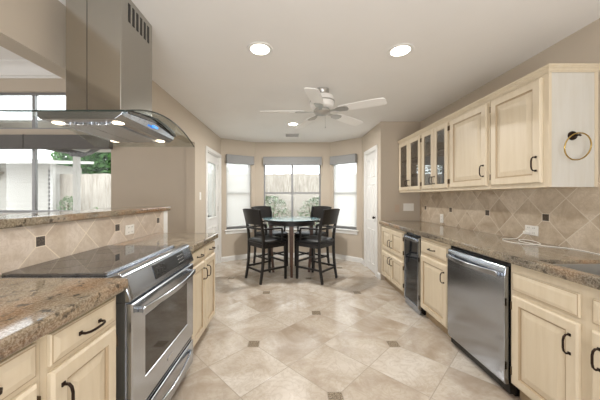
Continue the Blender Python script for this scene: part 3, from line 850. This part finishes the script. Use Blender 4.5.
def upper(y_far, y_near, label, glass):
    r = thing('wall_cabinet', label, 'cabinet', (UF, y_far, UZ0), -PI / 2, 'upper cabinets on the right wall'); w = y_far - y_near; H = UZ1 - UZ0
    mb = MB(); t = 0.018
    if glass:
        mb.box(0, t, 0.02, UD, 0, H); mb.box(w - t, w, 0.02, UD, 0, H); mb.box(t, w - t, 0.02, UD, 0, t); mb.box(t, w - t, 0.02, UD, H - t, H); mb.box(t, w - t, UD - 0.008, UD, t, H - t, 2)
        for x0, x1, z0, z1 in ((0, 0.035, 0, H), (w - 0.035, w, 0, H), (0.035, w - 0.035, 0, 0.05), (0.035, w - 0.035, H - 0.05, H), (w / 2 - 0.02, w / 2 + 0.02, 0.05, H - 0.05)): mb.box(x0, x1, 0, 0.02, z0, z1)
    else: mb.box(0, w, 0, UD, 0, H)
    mb.build('body', [M['cab'], M['glaze'], M['inside']], r)
    z0, z1 = 0.028, H - 0.016
    if glass:
        for z in (0.24, 0.46):
            mb = MB(); mb.box(t, w - t, 0.03, UD - 0.01, z, z + 0.016); mb.build('shelf', M['inside'], r)
        for a, b, hx, hg in ((0.02, w / 2 - 0.005, w / 2 - 0.03, 0.014), (w / 2 + 0.005, w - 0.02, w / 2 + 0.03, w - 0.014)):
            mb = MB(); mb.raised(a, b, z0, z1, -0.0005, 0.02, 0.045, hole=True); d = mb.build('door', CAB, r)
            f = min(0.045, (b - a) * 0.3) + 0.004
            mb = MB(); mb.box(a + f, b - f, -0.010, -0.007, z0 + f, z1 - f); mb.build('glass_pane', M['cabglass'], d)
            pull(d, hx, z0 + 0.10, -0.0205, 0.08); hinges(d, hg, (z0 + 0.07, z1 - 0.07))
    else:
        mb = MB(); mb.raised(0.02, w - 0.02, z0, z1, -0.0005, 0.02, 0.055); d = mb.build('door', CAB, r)
        pull(d, w - 0.05, z0 + 0.13, -0.0205); hinges(d, 0.014, (z0 + 0.07, z1 - 0.07))
    return r, w


upper(3.98, 3.30, 'glass-fronted upper cabinet against the far end wall, narrow pair of doors', True)
upper(3.295, 2.722, 'glass-fronted upper cabinet next to the solid doors, the nearer of the two glazed pairs', True)
upper(2.717, 2.176, 'solid cream upper cabinet, the farther of the two raised-panel doors', False)
u4, w4 = upper(2.171, 1.70, 'solid cream upper cabinet nearest the camera, with pale end panel', False)
H = UZ1 - UZ0
mb = MB(); mb.box(w4 + 0.0005, w4 + 0.014, 0.018, UD - 0.022, 0, H); mb.box(w4 + 0.0005, w4 + 0.018, 0.0, 0.018, 0, H, 1); mb.box(w4 + 0.0005, w4 + 0.018, UD - 0.022, UD, 0, H, 1)
mb.build('end_panel', [M['panel'], M['cab']], u4)
# crown moulding
mb = MB(); prof = [(-0.02, 2.0835), (0.003, 2.0835), (0.005, 2.090), (0.011, 2.092), (0.014, 2.100), (0.024, 2.107), (0.026, 2.112), (0.034, 2.113), (0.036, 2.121), (-0.02, 2.121)]
yn = 1.70 - 0.018
mb.rings([[(UF - o, 3.98, z) for o, z in prof], [(UF - o, yn - o, z) for o, z in prof], [(XR - 0.004, yn - o, z) for o, z in prof]])
tag(mb.build('crown_moulding', M['cab']), 'cream crown moulding along the top of the right upper cabinets', 'moulding')

# towel ring on the end panel
tr = thing('towel_ring', 'round antique brass towel ring on the pale cabinet end panel', 'towel ring', (1.829, yn + 0.004, 1.672))
mb = MB(); mb.lathe([(0.0, -0.020), (0.012, -0.020), (0.014, -0.014), (0.026, -0.010), (0.029, -0.004), (0.029, 0)], (0, 0, 0), 24, axis='y'); mb.tube([(0, -0.01, 0), (0, -0.045, -0.004), (0.004, -0.048, -0.012)], 0.006, 8)
mb.build('rosette', M['bronze'], tr, smooth=True)
mb = MB(); cx, cz, R_ = -0.012, -0.078, 0.083
mb.tube([(cx + R_ * math.cos(2 * PI * k / 48), -0.045 - 0.012 * math.sin(2 * PI * k / 48), cz + R_ * math.sin(2 * PI * k / 48)) for k in range(48)], 0.0040, 8, closed=True)
mb.build('ring', M['brass'], tr, smooth=True)

# ------------------------------------------------------------------ ceiling fixtures
def downlight(x, y, label, z=CE, power=LAMP_W, spread=2.0):
    r = thing('recessed_downlight', label, 'ceiling light', (x, y, z - 0.001), 0, 'recessed downlights')
    mb = MB(); mb.lathe([(0.074, -0.004), (0.098, -0.006), (0.102, 0.0), (0.074, 0.0)], (0, 0, 0), 32, caps=False)
    mb.build('trim_ring', M['white'], r, smooth=True)
    mb = MB(); mb.lathe([(0.0, -0.004), (0.073, -0.003), (0.073, 0.0)], (0, 0, 0), 32); mb.build('lens', M['lens'], r)
    l = bpy.data.lights.new('downlight_lamp', 'AREA'); l.shape = 'DISK'; l.size = 0.13; l.spread = spread; l.energy = power; l.color = LAMP_COL
    lo = bpy.data.objects.new('downlight_lamp', l); COL.objects.link(lo); lo.parent = r; lo.location = (0, 0, -0.008)


downlight(-0.234, 2.03, 'recessed ceiling downlight, the near left one beside the range hood')
downlight(0.870, 2.05, 'recessed ceiling downlight, the near right one toward the upper cabinets')
downlight(0.047, 4.11, 'small far recessed ceiling downlight between fan and air vent', power=42, spread=PI)

vt = thing('air_vent', 'grey ceiling air vent above the dining table', 'air vent', (0.04, 4.84, CE - 0.001))
mb = MB()
for x0, x1, y0, y1 in ((-0.14, 0.14, -0.14, -0.12), (-0.14, 0.14, 0.12, 0.14), (-0.14, -0.12, -0.12, 0.12), (0.12, 0.14, -0.12, 0.12)): mb.box(x0, x1, y0, y1, -0.008, 0)
mb.build('frame', M['white'], vt)
mb = MB()
for k in range(14):
    y = -0.115 + k * 0.0165; mb.rings([[(x, y, -0.009), (x, y + 0.012, -0.001), (x, y + 0.0135, -0.002), (x, y + 0.0015, -0.010)] for x in (-0.12, 0.12)])
mb.build('louvre', M['vent'], vt)

# ceiling fan
fx, fy = 0.345, 2.80
fan = thing('ceiling_fan', 'white five-blade ceiling fan over the middle of the room', 'ceiling fan', (fx, fy, CE - 0.001))
mb = MB(); mb.lathe([(0.0, 0.0), (0.075, 0.0), (0.075, -0.025), (0.06, -0.05), (0.035, -0.06), (0.0, -0.06)], n=32); mb.build('canopy', M['fanmetal'], fan, smooth=True)
mb = MB(); mb.lathe([(0.0, -0.058), (0.06, -0.058), (0.115, -0.075), (0.130, -0.10), (0.130, -0.165), (0.118, -0.190), (0.09, -0.205), (0.0, -0.207)], n=36); mb.build('motor', M['fan'], fan, smooth=True)
mb = MB(); mb.lathe([(0.129, -0.125), (0.134, -0.127), (0.134, -0.139), (0.129, -0.141)], n=36, caps=False); mb.build('motor_band', M['fanmetal'], fan, smooth=True)
mb = MB(); mb.lathe([(0.0, -0.206), (0.075, -0.206), (0.09, -0.225), (0.09, -0.245), (0.07, -0.262), (0.03, -0.275), (0.0, -0.280)], n=32); mb.build('switch_housing', M['fanmetal'], fan, smooth=True)
mb = MB(); mb.tube([(0.03, -0.02, -0.27), (0.032, -0.022, -0.40)], 0.0015, 5); mb.lathe([(0.0, -0.42), (0.005, -0.415), (0.005, -0.405), (0.0, -0.40)], (0.032, -0.022, 0), 8); mb.build('pull_chain', M['fanmetal'], fan)
for k in range(5):
    a = math.radians(-33 + 72 * k); rot = Matrix.Rotation(a, 3, 'Z')
    tilt = math.radians(-10)

    def T(x, y, z):  # blade frame: x outward, y across (pitched), z up
        return tuple(rot @ Vector((x, y * math.cos(tilt), z + y * math.sin(tilt) - 0.235 - 0.03 * x)))
    out = [(0.20, -0.048), (0.26, -0.058), (0.45, -0.066), (0.60, -0.066), (0.655, -0.058), (0.665, -0.035), (0.665, 0.035), (0.655, 0.058), (0.60, 0.066), (0.45, 0.066), (0.26, 0.058), (0.20, 0.048)]
    mb = MB(); mb.rings([[T(x, y, 0.0) for x, y in out], [T(x, y, 0.007) for x, y in out]]); bl = mb.build('blade', M['fan'], fan)
    arm = [(0.08, -0.012), (0.15, -0.014), (0.19, -0.04), (0.27, -0.045), (0.29, -0.02), (0.29, 0.02), (0.27, 0.045), (0.19, 0.04), (0.15, 0.014), (0.08, 0.012)]
    mb = MB(); mb.rings([[T(x, y, -0.008) for x, y in arm], [T(x, y, -0.0005) for x, y in arm]]); mb.build('blade_iron', M['fanmetal'], bl)

# ------------------------------------------------------------------ dining set
TC = (0.02, 4.42)
tb = thing('dining_table', 'round dark counter-height table with glass top in the breakfast nook', 'table', (TC[0], TC[1], 0))
mb = MB(); mb.lathe([(0.0, 0.902), (0.47, 0.902), (0.484, 0.905), (0.484, 0.911), (0.47, 0.913), (0.0, 0.913)], n=64); mb.build('glass_top', M['tableglass'], tb, smooth=True)
mb = MB(); mb.lathe([(0.0, 0.875), (0.455, 0.875), (0.465, 0.88), (0.465, 0.897), (0.46, 0.9015), (0.0, 0.9015)], n=64); mb.build('tabletop', M['espresso'], tb, smooth=True)
mb = MB(); mb.lathe([(0.375, 0.815), (0.395, 0.815), (0.395, 0.8745), (0.375, 0.8745), (0.375, 0.815)], n=48, caps=False); mb.build('apron', M['espresso'], tb)
for k in range(4):
    a = -PI / 2 + k * PI / 2 + 0.02; c, s = math.cos(a), math.sin(a); R0, R1 = 0.345, 0.30
    mb = MB(); mb.bar([(R1 * c, R1 * s, 0.0), (R0 * c, R0 * s, 0.5), (R0 * c, R0 * s, 0.8745)], [0.040, 0.052, 0.06], [0.040, 0.052, 0.06], (-s, c, 0)); mb.build('leg', M['walnut'], tb, bevel=0.004)


def make_chair():
    """Counter-height armchair facing +Y."""
    r = thing('counter_chair', 'x', 'chair', (0, 0, 0), 0, 'counter-height chairs around the round table')
    hw, fy_, by = 0.215, 0.20, -0.20
    for sx in (-1, 1):
        mb = MB(); mb.bar([(sx * (hw + 0.0), fy_ + 0.005, 0), (sx * hw, fy_, 0.30), (sx * hw, fy_, 0.575)], [0.030, 0.036, 0.040], [0.030, 0.036, 0.040]); mb.build('leg', M['espresso'], r, bevel=0.003)
        path = smooth_path([(sx * 0.205, by - 0.055, 0), (sx * 0.205, by - 0.015, 0.25), (sx * 0.205, by, 0.52), (sx * 0.205, by - 0.01, 0.72), (sx * 0.210, by - 0.045, 0.92), (sx * 0.215, by - 0.09, 1.09)], 3)
        n = len(path); wd = [0.030 + 0.010 * math.sin(PI * i / (n - 1)) for i in range(n)]
        mb = MB(); mb.bar(path, 0.032, wd); mb.build('leg', M['espresso'], r, bevel=0.003)
    ap = MB(); ap.box(-hw + 0.02, hw - 0.02, fy_ - 0.012, fy_ + 0.012, 0.515, 0.575); ap.box(-hw + 0.02, hw - 0.02, by - 0.012, by + 0.012, 0.515, 0.575)
    for sx in (-1, 1): ap.box(sx * hw - 0.012, sx * hw + 0.012, by + 0.015, fy_ - 0.018, 0.515, 0.575)
    ap.build('seat_frame', M['espresso'], r)
    prof = []
    mb = MB(); rings = []
    for ins, z in ((0.012, 0.576), (0.0, 0.585), (0.0, 0.610), (0.018, 0.628), (0.06, 0.640), (0.13, 0.645)):
        pts = []
        w, f, b = hw + 0.022 - ins, fy_ + 0.03 - ins, by - 0.01 + ins
        for (cx, cy, a0) in ((w - 0.03, f - 0.03, 0), (-w + 0.03, f - 0.03, 90), (-w + 0.03 + 0.02, b + 0.02, 180), (w - 0.03 - 0.02, b + 0.02, 270)):
            for q in range(4):
                a = math.radians(a0 + 30 * q); pts.append((cx + 0.03 * math.cos(a), cy + 0.03 * math.sin(a), z))
        rings.append(pts)
    mb.rings(rings); mb.build('seat_cushion', M['leather'], r, smooth=True)

    def back_y(z): return by - 0.012 - max(0, (z - 0.72)) * 0.22
    mb = MB(); rs = []
    for i in range(11):
        u = i / 10 * 2 - 1; x = u * 0.215; cv = 0.045 * (1 - u * u)
        rs.append([(x, back_y(z) - cv + o, z) for z, o in ((0.865, 0.008), (0.865, -0.010), (1.09 + 0.012 * (1 - u * u), -0.010), (1.09 + 0.012 * (1 - u * u), 0.008))])
    mb.rings(rs); mb.build('backrest', M['espresso'], r, bevel=0.003, smooth=True)
    mb = MB(); mb.bar([(u * 0.205, back_y(0.80) - 0.03 * (1 - u * u), 0.805) for u in [x / 5 - 1 for x in range(11)]], 0.028, 0.018, (0, 0, 1)); mb.build('back_rail', M['espresso'], r)
    for sx in (-1, 1):
        mb = MB(); mb.bar(smooth_path([(sx * 0.212, by - 0.01, 0.795), (sx * 0.232, by + 0.12, 0.800), (sx * 0.236, 0.06, 0.795), (sx * 0.228, 0.125, 0.785), (sx * 0.222, 0.135, 0.70), (sx * 0.218, 0.125, 0.60), (sx * 0.217, 0.12, 0.545)], 3), 0.030, 0.024); mb.build('armrest', M['espresso'], r, bevel=0.003)
    for nm, a, b in (('front', (-hw, fy_, 0.27), (hw, fy_, 0.27)), ('back', (-0.205, by - 0.02, 0.17), (0.205, by - 0.02, 0.17)), ('l', (-hw, fy_, 0.19), (-0.205, by - 0.02, 0.19)), ('r', (hw, fy_, 0.19), (0.205, by - 0.02, 0.19))):
        mb = MB(); mb.bar([a, b], 0.028, 0.018, (0, 0, 1)); mb.build('stretcher', M['espresso'], r)
    return r


ch0 = make_chair()
spots = [(-0.365, 4.10, 'dark armchair-style counter chair at the near left of the round table'), (0.405, 4.10, 'dark armchair-style counter chair at the near right of the round table'),
         (-0.35, 4.80, 'dark counter chair behind the round table on the left, before the window'), (0.40, 4.80, 'dark counter chair behind the round table on the right, before the window')]
for i, (x, y, lab) in enumerate(spots):
    c = ch0 if i == 0 else copy_tree(ch0)
    c.location = (x, y, 0); c.rotation_euler = (0, 0, math.atan2(TC[1] - y, TC[0] - x) - PI / 2); c['label'] = lab

# ------------------------------------------------------------------ outdoors
mb = MB(); mb.box(-16, 14, 3.99, 20, -0.3, -0.06); struct(mb, 'ground', M['concrete'])
fn_ = thing('garden_fence', 'weathered grey board fence across the yard outside the windows', 'fence', (-4.0, 8.6, -0.06))
mb = MB(); x = -3.60
while x < 9.5:
    h = 2.10 + random.uniform(-0.012, 0.012); mb.box(x, x + 0.135, -0.01 + random.uniform(-0.004, 0.004), 0.012, 0.0, h); x += 0.1352
mb.build('board', M['fence'], fn_)
for z in (0.4, 1.1, 1.85):
    mb = MB(); mb.box(-3.60, 9.5, 0.016, 0.056, z, z + 0.09); mb.build('rail', M['fence'], fn_)


def shrub(label, x, y, rx, ry, z0, z1, n, mat, trunk=True, size=0.07, group='shrubs and trees in the yard', name='shrub'):
    r = thing(name, label, 'plant', (x, y, -0.06), 0, group); mb = MB()
    for _ in range(n):
        a = random.uniform(0, 2 * PI); q = random.random() ** 0.4; ph = random.uniform(-1, 1)
        rr_ = math.sqrt(max(0.05, 1 - ph * ph)) * q
        p = Vector((rx * rr_ * math.cos(a), ry * rr_ * math.sin(a), (z0 + z1) / 2 + (z1 - z0) / 2 * ph))
        d = Vector((random.uniform(-1, 1), random.uniform(-1, 1), random.uniform(-0.3, 1))).normalized(); e = d.cross(Vector((random.uniform(-1, 1), random.uniform(-1, 1), random.uniform(-1, 1)))).normalized()
        s = size * random.uniform(0.6, 1.3)
        vs = [mb.bm.verts.new(p + v) for v in (Vector((0, 0, 0)), d * s * 0.5 + e * s * 0.28, d * s, d * s * 0.5 - e * s * 0.28)]
        mb.face(vs)
    mb.build('foliage', M[mat], r, kind='stuff')
    mb = MB()
    for k in range(4 if trunk else 1):
        a = k * PI / 2 + 0.4; mb.tube([(0.04 * math.cos(a), 0.04 * math.sin(a), 0), (rx * 0.3 * math.cos(a), ry * 0.3 * math.sin(a), (z0 + z1) / 2), (rx * 0.45 * math.cos(a), ry * 0.45 * math.sin(a), z1 * 0.85)], [0.025, 0.016, 0.006], 6)
    mb.build('stem', M['stem'], r)


shrub('leafy green tree crown beyond the fence, seen through the living room window', -7.9, 10.9, 2.0, 0.8, 1.9, 3.7, 9000, 'leaf', size=0.18, name='tree')
shrub('pale green shrub before the fence, left part of the double nook window', -0.55, 7.6, 0.62, 0.4, 0.05, 1.35, 1500, 'leafg')
shrub('pale green shrub before the fence, right part of the double nook window', 0.80, 7.7, 0.62, 0.4, 0.05, 1.3, 1500, 'leafg')
shrub('small green climbing shrub at the fence beside the patio post', -7.0, 8.2, 0.33, 0.2, 0.1, 1.35, 700, 'leaf', size=0.06)
shrub('low sparse shrub right of the patio post against the fence', -6.15, 8.25, 0.42, 0.2, 0.1, 1.0, 260, 'leaf', size=0.05)
shrub('hazy tree outside the left angled nook window', -2.3, 9.6, 1.0, 0.8, 1.6, 3.9, 1800, 'leafg', size=0.11, name='tree')

sd = thing('garden_building', 'white sided outbuilding wing with low eave, left outside the living room window', 'building', (-10.74, 8.35, -0.06))
mb = MB(); z = 0.0
while z < 2.40:
    mb.rings([[(x, -0.006, z), (x, -0.022, z), (x, -0.006, z + 0.15), (x, 0.05, z + 0.15), (x, 0.05, z)] for x in (-4.0, 3.10)]); z += 0.15
mb.box(-4.0, 3.09, 0.05, 1.2, 0, 2.40); mb.build('siding', M['siding'], sd)
mb = MB(); mb.box(3.06, 3.16, -0.035, 0.06, 0, 2.40); mb.build('corner_board', M['extwhite'], sd)
mb = MB(); mb.rings([[(x, -0.9, 2.30 + dz), (x, 1.25, 2.55 + dz), (x, 1.25, 2.64 + dz), (x, -0.9, 2.40 + dz)] for x, dz in ((-4.0, 0), (3.5, 0))]); mb.build('roof', M['extwhite'], sd)
mb = MB(); mb.box(0.8, 1.55, -0.35, -0.02, 2.06, 2.14); mb.rings([[(x, -0.02, 1.86), (x, -0.02, 2.06), (x, -0.28, 2.06)] for x in (0.9, 0.94)]); mb.rings([[(x, -0.02, 1.86), (x, -0.02, 2.06), (x, -0.28, 2.06)] for x in (1.4, 1.44)]); mb.build('bracket_shelf', M['siding'], sd)
rc = thing('rain_chain', 'dark dashed rain chain hanging at the corner of the white wing', 'rain chain', (-7.6, 8.20, -0.06))
mb = MB(); z = 0.02
while z < 2.2:
    mb.lathe([(0.0, z), (0.022, z + 0.01), (0.03, z + 0.08), (0.0, z + 0.085)], n=8); z += 0.13
mb.tube([(0, 0, 0), (0, 0, 2.3)], 0.006, 6); mb.build('cup', M['beam'], rc)

pc = thing('patio_cover', 'white patio cover on a post with dark rafters outside the living room window', 'patio cover', (-4.80, 5.85, -0.06))
mb = MB(); mb.box(-0.048, 0.048, -0.048, 0.048, 0, 2.24); mb.build('post', M['extwhite'], pc)
mb = MB(); mb.box(-0.09, 0.09, -0.09, 0.09, 2.24, 2.28); mb.box(-0.09, 0.09, -1.75, 0.2, 2.28, 2.36); mb.build('beam', M['beam'], pc)
mb = MB(); mb.bar([(0.25, 0.0, 2.30), (1.35, -1.05, 2.30)], 0.05, 0.08, (0, 0, 1)); mb.build('rafter', M['beam'], pc)
mb = MB(); mb.bar([(-0.45, -0.2, 2.40), (-0.2, -1.7, 2.44)], 0.04, 0.07, (0, 0, 1)); mb.build('rafter', M['beam'], pc)
mb = MB(); mb.rings([[(x, -1.72, 2.52), (x, 0.35, 2.40), (x, 0.35, 2.44), (x, -1.72, 2.56)] for x in (-0.7, 2.4)]); mb.build('roof_panel', M['extwhite'], pc)
